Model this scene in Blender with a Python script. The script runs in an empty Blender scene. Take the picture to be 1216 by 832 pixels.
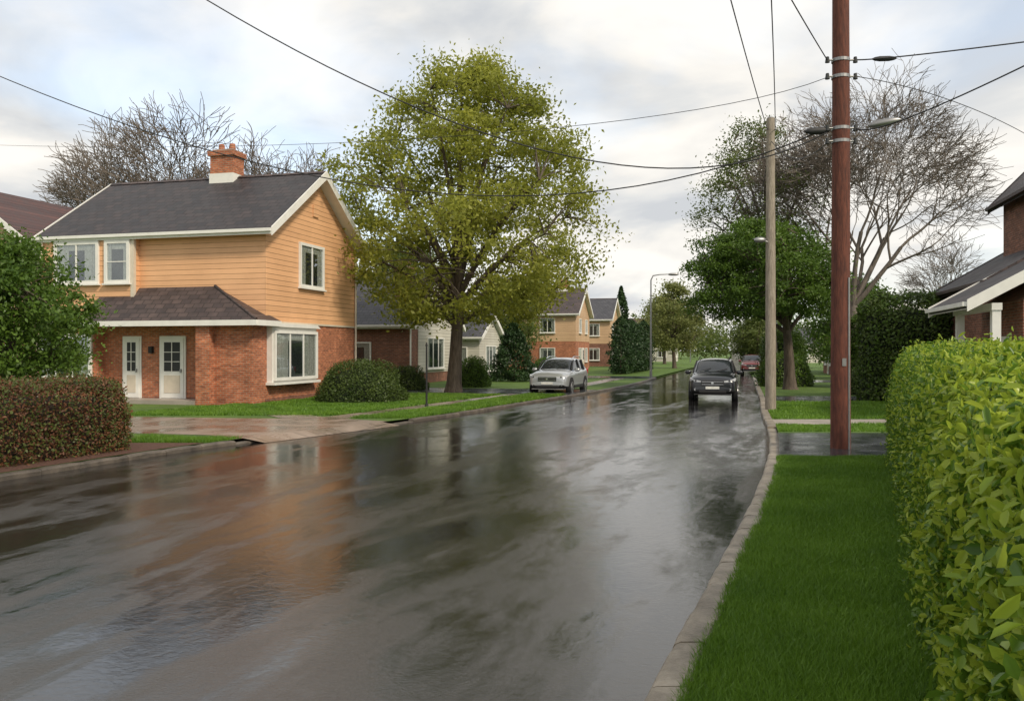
import bpy, math, random, bmesh
import numpy as np
from mathutils import Vector, noise as mnoise
R = math.radians
rng = np.random.default_rng(7)
random.seed(7)
scene = bpy.context.scene
COL = scene.collection
scene.view_settings.view_transform = 'Standard'
scene.view_settings.look = 'None'
scene.view_settings.exposure = 0

# ------------------------------------------------------------------ materials
class NT:
    def __init__(s, name):
        s.mat = bpy.data.materials.new(name); s.mat.use_nodes = True
        s.n = s.mat.node_tree.nodes; s.l = s.mat.node_tree.links
        s.b = s.n['Principled BSDF']; s.out = s.n['Material Output']
    def node(s, t, **kw):
        x = s.n.new(t)
        for k, v in kw.items(): setattr(x, k, v)
        return x
    def put(s, sock, v):
        if hasattr(v, 'is_linked'): s.l.new(v, sock)
        elif v is not None:
            if isinstance(v, tuple) and len(v) == 3 and sock.type == 'RGBA': v = v + (1,)
            sock.default_value = v
    def coord(s, which='Object'):
        return s.node('ShaderNodeTexCoord').outputs[which]
    def pos(s): return s.node('ShaderNodeNewGeometry').outputs['Position']
    def mapv(s, v, scale=(1,1,1), rot=(0,0,0)):
        m = s.node('ShaderNodeMapping'); s.l.new(v, m.inputs[0])
        m.inputs['Scale'].default_value = scale; m.inputs['Rotation'].default_value = rot
        return m.outputs[0]
    def noise(s, vec, scale, detail=4, rough=.55, dist=0):
        x = s.node('ShaderNodeTexNoise'); s.put(x.inputs['Vector'], vec)
        x.inputs['Scale'].default_value = scale; x.inputs['Detail'].default_value = detail
        x.inputs['Roughness'].default_value = rough; x.inputs['Distortion'].default_value = dist
        return x.outputs['Fac']
    def ramp(s, f, stops):
        x = s.node('ShaderNodeValToRGB'); s.l.new(f, x.inputs[0])
        e = x.color_ramp.elements
        while len(e) < len(stops): e.new(.5)
        for i, (p, c) in enumerate(stops):
            e[i].position = p
            e[i].color = (c, c, c, 1) if isinstance(c, (int, float)) else tuple(c) + (1,)
        return x.outputs[0]
    def mix(s, f, a, b, mode='MIX'):
        x = s.node('ShaderNodeMix', data_type='RGBA', blend_type=mode)
        s.put(x.inputs[0], f); s.put(x.inputs[6], a); s.put(x.inputs[7], b)
        return x.outputs[2]
    def math(s, op, a, b=None, c=None):
        x = s.node('ShaderNodeMath', operation=op)
        s.put(x.inputs[0], a)
        if b is not None: s.put(x.inputs[1], b)
        if c is not None: s.put(x.inputs[2], c)
        return x.outputs[0]
    def bump(s, h, strength=.3, dist=.02, prev=None):
        x = s.node('ShaderNodeBump'); s.l.new(h, x.inputs['Height'])
        s.put(x.inputs['Strength'], strength); x.inputs['Distance'].default_value = dist
        if prev: s.l.new(prev, x.inputs['Normal'])
        return x.outputs[0]
    def set(s, **kw):
        for k, v in kw.items():
            s.put(s.b.inputs[k.replace('_', ' ')], v)
        return s.mat

def simple(name, col, rough=.6, metal=0., var=.12, scale=6., bump=0.0, coat=0.):
    t = NT(name); c = t.coord()
    n = t.noise(c, scale, 5)
    colr = t.mix(t.ramp(n, [(.3, 0.), (.7, 1.)]), tuple(x*(1-var) for x in col), tuple(min(1, x*(1+var)) for x in col))
    t.set(Base_Color=colr, Roughness=rough, Metallic=metal, Coat_Weight=coat)
    t.b.inputs['Coat Roughness'].default_value = .05
    if bump: t.set(Normal=t.bump(n, bump, .02))
    return t.mat

def foliage(name, dark, light, nscale=.7, transl=.3, rough=.5):
    t = NT(name)
    rnd = t.node('ShaderNodeNewGeometry').outputs['Random Per Island']
    n = t.ramp(t.noise(t.pos(), nscale, 3), [(.35, 0.), (.65, 1.)])
    f = t.math('ADD', t.math('MULTIPLY', rnd, .6), t.math('MULTIPLY', n, .4))
    col = t.mix(f, dark, light)
    t.set(Base_Color=col, Roughness=rough)
    t.b.inputs['Specular IOR Level'].default_value = .35
    tr = t.node('ShaderNodeBsdfTranslucent')
    t.l.new(t.mix(.35, col, tuple(min(1, x*1.6) for x in light)), tr.inputs[0])
    ms = t.node('ShaderNodeMixShader'); ms.inputs[0].default_value = transl
    t.l.new(t.b.outputs[0], ms.inputs[1]); t.l.new(tr.outputs[0], ms.inputs[2])
    t.l.new(ms.outputs[0], t.out.inputs[0])
    return t.mat

def siding(name, col, board=.19):
    t = NT(name); c = t.coord()
    sp = t.node('ShaderNodeSeparateXYZ'); t.l.new(c, sp.inputs[0])
    z = t.math('DIVIDE', sp.outputs[2], board)
    fr = t.math('FRACT', z); fl = t.math('FLOOR', z)
    wn = t.node('ShaderNodeTexWhiteNoise', noise_dimensions='1D'); t.l.new(fl, wn.inputs['W'])
    n = t.noise(t.mapv(c, (1, 1, 6)), 1.6, 6, .65)
    big = t.noise(c, .45, 4, .6)
    f = t.math('ADD', t.math('MULTIPLY', wn.outputs[0], .4), t.math('MULTIPLY', n, .6))
    base = t.mix(f, tuple(x*.80 for x in col), tuple(min(1, x*1.12) for x in col))
    base = t.mix(1., base, t.ramp(big, [(.35, (.88, .86, .84)), (.6, (1., 1., 1.))]), 'MULTIPLY')
    gap = t.ramp(fr, [(.0, .5), (.10, 1.)])
    base = t.mix(1., base, gap, 'MULTIPLY')
    h = t.ramp(fr, [(.0, 0.), (.08, 1.), (1., .25)])
    return t.set(Base_Color=base, Roughness=.6, Normal=t.bump(h, .7, .03))

def brick(name, c1, c2, mortar, scale=1.):
    t = NT(name); c = t.coord()
    sp = t.node('ShaderNodeSeparateXYZ'); t.l.new(c, sp.inputs[0])
    cb = t.node('ShaderNodeCombineXYZ')
    t.l.new(t.math('ADD', sp.outputs[0], sp.outputs[1]), cb.inputs[0]); t.l.new(sp.outputs[2], cb.inputs[1])
    b = t.node('ShaderNodeTexBrick'); t.l.new(cb.outputs[0], b.inputs[0])
    b.inputs['Color1'].default_value = c1+(1,); b.inputs['Color2'].default_value = c2+(1,)
    b.inputs['Mortar'].default_value = mortar+(1,)
    b.inputs['Scale'].default_value = 1.; b.inputs['Brick Width'].default_value = .23*scale
    b.inputs['Row Height'].default_value = .078*scale; b.inputs['Mortar Size'].default_value = .010
    b.inputs['Bias'].default_value = 0.
    n = t.noise(c, 1.1, 6, .7); n2 = t.noise(t.mapv(c, (4.3, 4.3, 12.8)), 1., 2, .5)
    col = t.mix(1., b.outputs[0], t.ramp(n, [(.25, .6), (.75, 1.25)]), 'MULTIPLY')
    col = t.mix(1., col, t.ramp(n2, [(.3, .65), (.7, 1.35)]), 'MULTIPLY')
    return t.set(Base_Color=col, Roughness=.8, Normal=t.bump(b.outputs['Fac'], -.5, .01))

def shingles(name, c1, c2, wet=.35):
    t = NT(name); c = t.coord()
    sp = t.node('ShaderNodeSeparateXYZ'); t.l.new(c, sp.inputs[0])
    cb = t.node('ShaderNodeCombineXYZ')
    t.l.new(sp.outputs[0], cb.inputs[0])
    t.l.new(t.math('MULTIPLY', sp.outputs[2], 1.8), cb.inputs[1])
    b = t.node('ShaderNodeTexBrick'); t.l.new(cb.outputs[0], b.inputs[0])
    b.inputs['Color1'].default_value = c1+(1,); b.inputs['Color2'].default_value = c2+(1,)
    b.inputs['Mortar'].default_value = tuple(x*.35 for x in c1)+(1,)
    b.inputs['Scale'].default_value = 1.; b.inputs['Brick Width'].default_value = .4
    b.inputs['Row Height'].default_value = .3; b.inputs['Mortar Size'].default_value = .022
    n = t.noise(c, 2.2, 6, .7)
    col = t.mix(1., b.outputs[0], t.ramp(n, [(.25, .45), (.75, 1.5)]), 'MULTIPLY')
    return t.set(Base_Color=col, Roughness=t.ramp(n, [(.3, wet), (.7, wet+.25)]), Normal=t.bump(b.outputs['Fac'], -.8, .012))

m_siding = siding('orange_siding', (.77, .44, .235))
m_sid_w = siding('cream_siding', (.55, .53, .46))
m_sid_t = siding('tan_siding', (.60, .40, .24))
m_brick = brick('red_brick', (.50, .155, .065), (.36, .095, .04), (.34, .25, .18))
m_brick2 = brick('brown_brick', (.26, .09, .05), (.18, .06, .04), (.22, .17, .13))
m_roof = shingles('slate_roof', (.048, .038, .040), (.024, .023, .028), .45)
m_roof_r = shingles('maroon_roof', (.10, .045, .04), (.06, .03, .03), .45)
m_roof_p = shingles('porch_shingles', (.085, .060, .056), (.045, .034, .035), .45)
m_roof_g = shingles('grey_roof', (.075, .075, .085), (.05, .05, .06), .45)
m_white = simple('white_paint', (.76, .75, .71), .45, var=.06, scale=3)
m_cream = simple('cream_trim', (.62, .55, .45), .5, var=.06)
m_dark = simple('dark_interior', (.03, .033, .035), .7)
m_curt = simple('curtain', (.60, .57, .52), .9, var=.2, scale=14)
m_conc = simple('concrete', (.33, .29, .25), .45, var=.2, scale=1.5, bump=.2)
m_metal = simple('galvanised_metal', (.3, .3, .3), .45, .8)
m_black = simple('black_rubber', (.015, .015, .016), .7)
m_wire = simple('cable_black', (.02, .02, .022), .6)
m_soil = simple('mulch_soil', (.085, .038, .024), .9, var=.6, scale=18, bump=.9)

def glass_mat():
    t = NT('window_glass')
    g = t.node('ShaderNodeBsdfGlossy'); g.inputs['Roughness'].default_value = .02
    g.inputs[0].default_value = (.9, .95, 1, 1)
    tr = t.node('ShaderNodeBsdfTransparent'); tr.inputs[0].default_value = (.86, .89, .89, 1)
    lw = t.node('ShaderNodeLayerWeight'); lw.inputs[0].default_value = .5
    f = t.math('ADD', t.math('MULTIPLY', t.math('POWER', lw.outputs['Facing'], 3.), .7), .10)
    ms = t.node('ShaderNodeMixShader'); t.l.new(f, ms.inputs[0])
    t.l.new(tr.outputs[0], ms.inputs[1]); t.l.new(g.outputs[0], ms.inputs[2])
    t.l.new(ms.outputs[0], t.out.inputs[0]); return t.mat
m_glass = glass_mat()

def road_mat():
    t = NT('wet_asphalt'); p = t.pos()
    v = t.mapv(p, (1, 1, 1), (0, 0, R(19)))           # y axis -> along the street
    st = t.mapv(v, (1, .22, 1))
    big = t.noise(st, .70, 5, .62, .8)
    mid = t.noise(t.mapv(v, (1, .40, 1)), 2.4, 6, .7, .5)
    fine = t.noise(p, 85, 3, .8)
    agg = t.noise(p, 42, 5, .8)
    wet = t.math('ADD', t.math('MULTIPLY', big, .62), t.math('MULTIPLY', mid, .38))
    dry = t.ramp(wet, [(.475, 0.), (.585, 1.)])        # 0 = water film, 1 = damp asphalt
    col = t.mix(dry, (.009, .0088, .0090), (.024, .022, .021))
    col = t.mix(t.ramp(fine, [(.42, 0.), (.68, 1.)]), col, t.mix(1., col, (3.2, 3.1, 3.0), 'MULTIPLY'))
    rough = t.ramp(wet, [(.42, .03), (.50, .08), (.60, .22)])
    rip = t.noise(t.mapv(v, (1.5, 1, 1)), 3.8, 3, .5, 1.2)
    rip2 = t.noise(t.mapv(v, (.75, 1.1, 1)), 16, 4, .6, 1.2)
    b1 = t.bump(rip, .06, .035)
    b2 = t.bump(rip2, .14, .010, b1)
    b3 = t.bump(agg, t.math('ADD', t.math('MULTIPLY', dry, .34), .03), .010, b2)
    t.set(Base_Color=col, Roughness=rough, Normal=b3, IOR=1.68)
    return t.mat
m_road = road_mat()

def drive_mat(name, col, r0=.12, r1=.4):
    t = NT(name); p = t.pos()
    n = t.noise(p, 1.2, 6, .65); f = t.noise(p, 30, 3)
    c = t.mix(n, tuple(x*.65 for x in col), tuple(x*1.25 for x in col))
    return t.set(Base_Color=c, Roughness=t.ramp(n, [(.35, r0), (.65, r1)]), Normal=t.bump(f, .15, .01))
m_drive = drive_mat('wet_driveway', (.055, .06, .068), .06, .3)
def pave_mat():
    t = NT('wet_paving'); p = t.pos()
    v = t.mapv(p, (1, 1, 1), (0, 0, R(19)))
    b = t.node('ShaderNodeTexBrick'); t.l.new(v, b.inputs[0]); b.offset = 0.
    b.inputs['Scale'].default_value = 1.; b.inputs['Brick Width'].default_value = 1.3; b.inputs['Row Height'].default_value = 1.2
    b.inputs['Mortar Size'].default_value = .014
    b.inputs['Color1'].default_value = (.24, .185, .15, 1); b.inputs['Color2'].default_value = (.31, .245, .20, 1); b.inputs['Mortar'].default_value = (.06, .05, .04, 1)
    n = t.noise(p, .9, 6, .65); f = t.noise(p, 30, 3)
    c = t.mix(1., b.outputs[0], t.ramp(n, [(.3, .55), (.7, 1.2)]), 'MULTIPLY')
    return t.set(Base_Color=c, Roughness=t.ramp(n, [(.35, .10), (.62, .42)]), Normal=t.bump(f, .15, .01))
m_pave = pave_mat()

def grass_ground(name, a, b):
    t = NT(name); p = t.pos()
    n = t.noise(p, .5, 5, .6); f = t.noise(p, 22, 5, .75)
    c = t.mix(t.ramp(n, [(.3, 0.), (.7, 1.)]), a, b)
    c = t.mix(1., c, t.ramp(f, [(.3, .45), (.7, 1.4)]), 'MULTIPLY')
    return t.set(Base_Color=c, Roughness=.85, Normal=t.bump(f, .8, .06))
m_grass = grass_ground('grass', (.055, .12, .014), (.12, .20, .024))

def kerb_mat(name, a, b):
    t = NT(name); p = t.pos()
    n = t.noise(p, 3, 6, .7); f = t.noise(p, 40, 4, .7)
    rnd = t.node('ShaderNodeNewGeometry').outputs['Random Per Island']
    c = t.mix(t.ramp(n, [(.3, 0.), (.7, 1.)]), a, b)
    c = t.mix(1., c, t.ramp(rnd, [(0., .78), (1., 1.1)]), 'MULTIPLY')
    return t.set(Base_Color=c, Roughness=.5, Normal=t.bump(t.math('ADD', f, n), .7, .02))
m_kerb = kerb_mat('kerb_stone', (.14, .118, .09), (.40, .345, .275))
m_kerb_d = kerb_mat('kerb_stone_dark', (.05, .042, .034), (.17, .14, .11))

def bark(name, a, b, sc=3):
    t = NT(name); p = t.coord()
    n = t.noise(t.mapv(p, (4, 4, .6)), sc, 6, .7)
    return t.set(Base_Color=t.mix(t.ramp(n, [(.35, 0.), (.65, 1.)]), a, b), Roughness=.8, Normal=t.bump(n, .7, .03))
m_bark = bark('bark', (.045, .032, .022), (.13, .10, .075))
m_bark_l = bark('bark_grey', (.10, .08, .065), (.22, .185, .155))
m_pole_r = bark('stained_pole_wood', (.06, .018, .012), (.16, .048, .028), 5)
m_pole_g = bark('weathered_pole_wood', (.19, .16, .125), (.36, .31, .25), 5)

# ------------------------------------------------------------------ mesh utils
def link(o, parent=None):
    COL.objects.link(o)
    if parent: o.parent = parent
    return o
def empty(name, loc=(0, 0, 0), rz=0):
    o = bpy.data.objects.new(name, None); o.location = loc; o.rotation_euler = (0, 0, rz)
    o.empty_display_size = .3
    return link(o)
def mesh(name, V, F, mat, parent=None, smooth=False):
    me = bpy.data.meshes.new(name); me.from_pydata([tuple(v) for v in V], [], [tuple(f) for f in F])
    if isinstance(mat, list):
        for m in mat: me.materials.append(m)
    else: me.materials.append(mat)
    if smooth: me.polygons.foreach_set('use_smooth', [True]*len(me.polygons))
    me.update(); return link(bpy.data.objects.new(name, me), parent)
def np_mesh(name, V, F, mat, parent=None):
    me = bpy.data.meshes.new(name); k = F.shape[1]
    me.vertices.add(len(V)); me.vertices.foreach_set('co', V.astype(np.float32).ravel())
    me.loops.add(F.size); me.loops.foreach_set('vertex_index', F.astype(np.int32).ravel())
    me.polygons.add(len(F)); me.polygons.foreach_set('loop_start', np.arange(0, F.size, k, dtype=np.int32))
    me.polygons.foreach_set('loop_total', np.full(len(F), k, dtype=np.int32))
    me.materials.append(mat); me.update(calc_edges=True); me.validate()
    return link(bpy.data.objects.new(name, me), parent)
BF = [(0, 3, 2, 1), (4, 5, 6, 7), (0, 1, 5, 4), (1, 2, 6, 5), (2, 3, 7, 6), (3, 0, 4, 7)]
def box(p, name, x0, x1, y0, y1, z0, z1, mat, bevel=0):
    V = [(x0, y0, z0), (x1, y0, z0), (x1, y1, z0), (x0, y1, z0), (x0, y0, z1), (x1, y0, z1), (x1, y1, z1), (x0, y1, z1)]
    o = mesh(name, V, BF, mat, p)
    if bevel:
        b = o.modifiers.new('b', 'BEVEL'); b.width = bevel; b.segments = 2
    return o
def prism(p, name, poly, a0, a1, mat, axis='x'):
    n = len(poly)
    if axis == 'x': V = [(a0, u, v) for u, v in poly]+[(a1, u, v) for u, v in poly]
    else: V = [(u, a0, v) for u, v in poly]+[(u, a1, v) for u, v in poly]
    F = [tuple(range(n)), tuple(range(2*n-1, n-1, -1))]
    F += [(i, i+n, (i+1) % n+n, (i+1) % n) for i in range(n)]
    return mesh(name, V, F, mat, p)
class Tubes:
    def __init__(s): s.V = []; s.F = []
    def add(s, pts, rad, k=6):
        pts = [Vector(p) for p in pts]; base = len(s.V); n = len(pts)
        up = Vector((0, 0, 1)); d0 = (pts[-1]-pts[0]).normalized()
        if abs(d0.z) > .9: up = Vector((1, 0, 0))
        for i, p in enumerate(pts):
            d = (pts[min(i+1, n-1)]-pts[max(i-1, 0)]).normalized()
            a = d.cross(up).normalized(); b = d.cross(a)
            r = rad[i] if hasattr(rad, '__len__') else rad
            for j in range(k):
                t = 2*math.pi*j/k
                s.V.append(tuple(p+a*(r*math.cos(t))+b*(r*math.sin(t))))
        for i in range(n-1):
            for j in range(k):
                q = (j+1) % k
                s.F.append((base+i*k+j, base+i*k+q, base+(i+1)*k+q, base+(i+1)*k+j))
    def obj(s, name, mat, parent=None):
        return mesh(name, s.V, s.F, mat, parent, True)
def cyl(p, name, a, b, r0, r1, mat, k=16, caps=True):
    a = Vector(a); b = Vector(b); d = (b-a).normalized()
    up = Vector((0, 0, 1)) if abs(d.z) < .9 else Vector((1, 0, 0))
    u = d.cross(up).normalized(); v = d.cross(u); V = []
    for c, r in ((a, r0), (b, r1)):
        for j in range(k):
            t = 2*math.pi*j/k; V.append(tuple(c+u*r*math.cos(t)+v*r*math.sin(t)))
    F = [(j, (j+1) % k, (j+1) % k+k, j+k) for j in range(k)]
    if caps: F += [tuple(range(k))[::-1], tuple(range(k, 2*k))]
    return mesh(name, V, F, mat, p, False)

def leaves(name, C, size, mat, parent=None, nrm=None, fancy=False, flat=0.):
    N = len(C); t = rng.normal(size=(N, 3)); t[:, 2] -= .25
    t /= np.linalg.norm(t, axis=1)[:, None]
    n = rng.normal(size=(N, 3))
    if nrm is not None: n = nrm*.9+n*.6
    n[:, 2] += flat
    w = np.cross(t, n); w /= np.linalg.norm(w, axis=1)[:, None]+1e-9
    n = np.cross(w, t)
    L = (size*rng.uniform(.65, 1.35, N))[:, None]; W = L*rng.uniform(.4, .6, N)[:, None]
    if not fancy:
        V = np.stack([C-t*L*.5, C+w*W*.5-n*L*.08, C+t*L*.5, C-w*W*.5-n*L*.08], 1).reshape(-1, 3)
        F = np.arange(4*N).reshape(N, 4)
    else:
        V = np.stack([C-t*L*.5, C-t*L*.2+w*W*.42+n*L*.10, C+t*L*.2+w*W*.42+n*L*.08, C+t*L*.5-n*L*.12,
                      C+t*L*.2-w*W*.42+n*L*.08, C-t*L*.2-w*W*.42+n*L*.10], 1).reshape(-1, 3)
        b = (np.arange(N)*6)[:, None]
        F = np.concatenate([b+np.array([[0, 1, 2, 3]]), b+np.array([[0, 3, 4, 5]])])
    return np_mesh(name, V, F, mat, parent)

# ------------------------------------------------------------------ world + sun + camera
SUN_AZ, SUN_EL = R(138), R(40)
w = bpy.data.worlds.new("World"); scene.world = w; w.use_nodes = True
nt = w.node_tree; N_, L_ = nt.nodes, nt.links
bg = N_['Background']; bg.inputs[1].default_value = .1
sky = N_.new('ShaderNodeTexSky'); sky.sky_type = 'NISHITA'; sky.sun_disc = False
sky.sun_elevation = SUN_EL; sky.sun_rotation = SUN_AZ
tc = N_.new('ShaderNodeTexCoord'); sp = N_.new('ShaderNodeSeparateXYZ'); L_.new(tc.outputs['Generated'], sp.inputs[0])
def wm(op, a, b):
    x = N_.new('ShaderNodeMath'); x.operation = op
    for i, v in enumerate((a, b)):
        if hasattr(v, 'is_linked'): L_.new(v, x.inputs[i])
        else: x.inputs[i].default_value = v
    return x.outputs[0]
zz = wm('ADD', wm('MAXIMUM', sp.outputs[2], 0.), .24)
cb = N_.new('ShaderNodeCombineXYZ'); L_.new(wm('DIVIDE', sp.outputs[0], zz), cb.inputs[0]); L_.new(wm('DIVIDE', sp.outputs[1], zz), cb.inputs[1])
def wn(scale, detail, loc=(0, 0, 0), dist=.3, rough=.55):
    mp = N_.new('ShaderNodeMapping'); L_.new(cb.outputs[0], mp.inputs[0]); mp.inputs['Location'].default_value = loc
    x = N_.new('ShaderNodeTexNoise'); L_.new(mp.outputs[0], x.inputs[0]); x.inputs['Scale'].default_value = scale
    x.inputs['Detail'].default_value = detail; x.inputs['Roughness'].default_value = rough; x.inputs['Distortion'].default_value = dist
    return x.outputs['Fac']
def wr(f, stops):
    x = N_.new('ShaderNodeValToRGB'); L_.new(f, x.inputs[0]); e = x.color_ramp.elements
    while len(e) < len(stops): e.new(.5)
    for i, (p, c) in enumerate(stops): e[i].position = p; e[i].color = tuple(c)+(1,)
    return x.outputs[0]
def wx(f, a, b, mode='MIX'):
    x = N_.new('ShaderNodeMix'); x.data_type = 'RGBA'; x.blend_type = mode
    for i, v in ((0, f), (6, a), (7, b)):
        if hasattr(v, 'is_linked'): L_.new(v, x.inputs[i])
        else: x.inputs[i].default_value = v
    return x.outputs[2]
cl = wr(wn(2.1, 9, (3.1, 1.7, 0), .35, .5), [(.37, (.60, .62, .645)), (.45, (.72, .725, .72)), (.52, (.86, .835, .79)), (.62, (.98, .945, .88))])
cl10 = wx(1., cl, (11., 11., 11., 1), 'MULTIPLY')
cover = wr(wn(.75, 6, (.4, 5.2, 0)), [(.34, (.66,)*3), (.50, (1.,)*3)])
skyb = wx(1., sky.outputs[0], (3.2, 3.2, 3.1, 1), 'MULTIPLY')
fin = wx(cover, skyb, cl10)
L_.new(fin, bg.inputs[0])

sun = bpy.data.lights.new('sun', 'SUN'); sun.energy = 2.9; sun.angle = R(8); sun.color = (1, .88, .70)
so = link(bpy.data.objects.new('sun', sun))
sd = Vector((math.sin(SUN_AZ)*math.cos(SUN_EL), math.cos(SUN_AZ)*math.cos(SUN_EL), math.sin(SUN_EL)))
so.rotation_euler = sd.to_track_quat('Z', 'Y').to_euler(); so.location = (0, -20, 40)
cam = bpy.data.cameras.new('camera'); co = link(bpy.data.objects.new('camera', cam))
co.location = (0, 0, 2.0); co.rotation_euler = (R(90), 0, 0)
cam.lens = 29.6; cam.sensor_width = 36; cam.clip_end = 5000; cam.clip_start = .05
scene.camera = co

# ------------------------------------------------------------------ ground & road
LP = [(-23, -40), (-12.5, -1), (-7.9, 12.7), (-6.1, 17.4), (-4.9, 19.6), (-2.9, 23.2), (0.7, 31.7), (5.5, 44), (12, 66), (32, 133), (58, 220)]
RP = [(-14, -40), (-2.45, -4), (.80, 4.8), (1.64, 7), (3.08, 10.8), (4.68, 15.4), (5.8, 19), (7.7, 26.0), (9.7, 33), (13.0, 45), (18.8, 66), (35.7, 133), (58.5, 220)]
def smooth_fn(P):
    ys = np.array([p[1] for p in P], float); xs = np.array([p[0] for p in P], float)
    m = np.gradient(xs, ys)
    def f(y):
        y = np.asarray(y, float); i = np.clip(np.searchsorted(ys, y)-1, 0, len(ys)-2)
        h = ys[i+1]-ys[i]; t = (y-ys[i])/h
        return ((2*t**3-3*t**2+1)*xs[i]+(t**3-2*t**2+t)*h*m[i]+(-2*t**3+3*t**2)*xs[i+1]+(t**3-t**2)*h*m[i+1])
    return f
XL, XR = smooth_fn(LP), smooth_fn(RP)
YS = np.concatenate([np.arange(-40, 60, .7), np.arange(60, 221, 4)])
def strip(name, fa, fb, ys, z, mat, parent=None, za=None, zb=None):
    V = []; 
    for y in ys:
        V.append((float(fa(y)), y, z if za is None else za)); V.append((float(fb(y)), y, z if zb is None else zb))
    F = [(2*i, 2*i+1, 2*i+3, 2*i+2) for i in range(len(ys)-1)]
    return mesh(name, V, F, mat, parent)
mesh('ground', [(-1500, -1500, -.02), (1500, -1500, -.02), (1500, 2500, -.02), (-1500, 2500, -.02)], [(0, 1, 2, 3)], m_grass)
strip('road', lambda y: XL(y)-.02, lambda y: XR(y)+.02, YS, .0, m_road)
land = empty('lawn')
strip('lawn_sheet_west', lambda y: -320, lambda y: XL(y)-.14, YS, .10, m_grass, land)
strip('lawn_sheet_east', lambda y: XR(y)+.22, lambda y: 320, YS, .10, m_grass, land)

def kerb(name, fx, side, wdt, hfun, y0, y1, lenb, mat):
    V = []; F = []; y = y0
    while y < y1:
        dx = float(fx(y+.05)-fx(y))/.05; ln = lenb/math.sqrt(1+dx*dx)
        ya, yb = y, min(y+ln-.012, y1); h = hfun(y)+random.uniform(-.005, .005)
        j = random.uniform(-.008, .008); b = len(V)
        NS = 5
        for q in range(NS):
            yy = ya+(yb-ya)*q/(NS-1); en = .010 if q in (0, NS-1) else 0
            x = float(fx(yy))+j
            jj = [random.uniform(-.006, .006) for _ in range(7)]
            for k, (o, z) in enumerate(((0, -.02), (.0, h-.035-en), (.02, h-.01-en), (.05, h-en), (wdt-.02, h-en), (wdt, h-.02-en), (wdt, -.02))):
                V.append((x+side*(o+(jj[k] if k in (1, 2, 3) else 0)), yy, z+(jj[k]*.7 if 0 < k < 6 else 0)))
        for s in range(NS-1):
            for i in range(6): F.append((b+s*7+i, b+s*7+i+1, b+s*7+i+8, b+s*7+i+7))
        F.append(tuple(b+i for i in range(7))); F.append(tuple(b+(NS-1)*7+i for i in range(7))[::-1])
        y += ln
    return mesh(name, V, F, mat)
def hR(y):
    return .125 if y < 14.2 or y > 20.5 else .06
def hL(y):
    return .10 if y < 17.2 or y > 23.5 else .045
kerb('kerb', XR, 1, .23, hR, -3, 60, .75, m_kerb)
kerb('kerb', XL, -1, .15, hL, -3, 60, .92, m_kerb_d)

def sheet(name, pts, z, mat, parent=None):
    return mesh(name, [(x, y, z) for x, y in pts], [tuple(range(len(pts)))], mat, parent)
def Lx(y, o=0): return float(XL(y))-o
dr = empty('driveway')
ysd = np.linspace(18.0, 22.6, 6)
dv = [(Lx(y, .13), y) for y in ysd]
sheet('paving', dv+[(-4.6, 23.4), (-7.7, 23.6), (-14, 24.6), (-14, 20.4), (-6.8, 18.9)], .106, m_pave, dr)
strip('apron_ramp', lambda y: XL(y)+.35, lambda y: XL(y)-.14, np.linspace(18.2, 22.4, 8), 0, m_pave, dr, .006, .108)
sw = strip('sidewalk', lambda y: XL(y)-2.9, lambda y: XL(y)-1.9, np.arange(23.5, 60, .8), .106, m_pave)
sheet('driveway', [(Lx(36, .13), 36), (Lx(38, .13), 38), (Lx(40.5, .13), 40.5), (-9, 44), (-10, 40.5)], .112, m_drive)
sheet('driveway', [(Lx(57, .13), 57), (Lx(61, .13), 61), (-4, 66), (-5, 62)], .112, m_drive)
sheet('garden_path', [(-5.0, 23.5), (-6.4, 23.5), (-10.6, 29.6), (-9.6, 29.6)], .110, m_pave)
def Rx(y, o=0): return float(XR(y))+o
sheet('driveway', [(Rx(15.1, .2), 15.1), (45, 14.6), (45, 19.6), (Rx(19.4, .2), 19.4), (Rx(17, .2), 17)], .106, m_drive)
sheet('footpath', [(Rx(21.6, .2), 21.6), (45, 21.6), (45, 23.2), (Rx(23.2, .2), 23.2)], .106, m_conc)
sheet('driveway', [(Rx(31, .2), 31), (50, 31), (50, 35), (Rx(35, .2), 35)], .106, m_drive)
sheet('driveway', [(Rx(50, .2), 50), (60, 50), (60, 54), (Rx(54, .2), 54)], .106, m_drive)
strip('mulch_bed', lambda y: XL(y)-3.0, lambda y: XL(y)-.16, np.arange(-3, 17.6, .7), .107, m_soil)

# ------------------------------------------------------------------ grass blades
def blades(name, fx0, fx1, y0, y1, n, h, wd, mat, pw=1.):
    y = y0+(y1-y0)*rng.random(n)**pw; a = fx0(y); b = fx1(y); x = a+(b-a)*rng.random(n)
    nz = np.array([mnoise.noise((float(xx)*1.1, float(yy)*1.1, 0)) for xx, yy in zip(x, y)])
    H = h*rng.uniform(.5, 1.25, n)*(1+.6*nz); ang = rng.random(n)*2*np.pi
    sc = (1+(y-y0)/8.); W = wd*sc
    dx, dy = np.cos(ang)*W, np.sin(ang)*W
    lean = rng.normal(size=(n, 2))*(H*.5)[:, None]
    z = np.full(n, .10)
    V = np.stack([np.stack([x-dx, y-dy, z], 1), np.stack([x+dx, y+dy, z], 1), np.stack([x+lean[:, 0], y+lean[:, 1], z+H], 1)], 1).reshape(-1, 3)
    return np_mesh(name, V, np.arange(3*n).reshape(n, 3), mat)
m_blade = foliage('grass_blades', (.05, .13, .012), (.185, .32, .034), .9, .3, .45)
HX = lambda y: 2.55+.42*(y-4.8)
blades('grass', lambda y: XR(y)+.18, lambda y: HX(y)+.25, 3.6, 15.0, 190000, .058, .0032, m_blade, 1.35)
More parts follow.
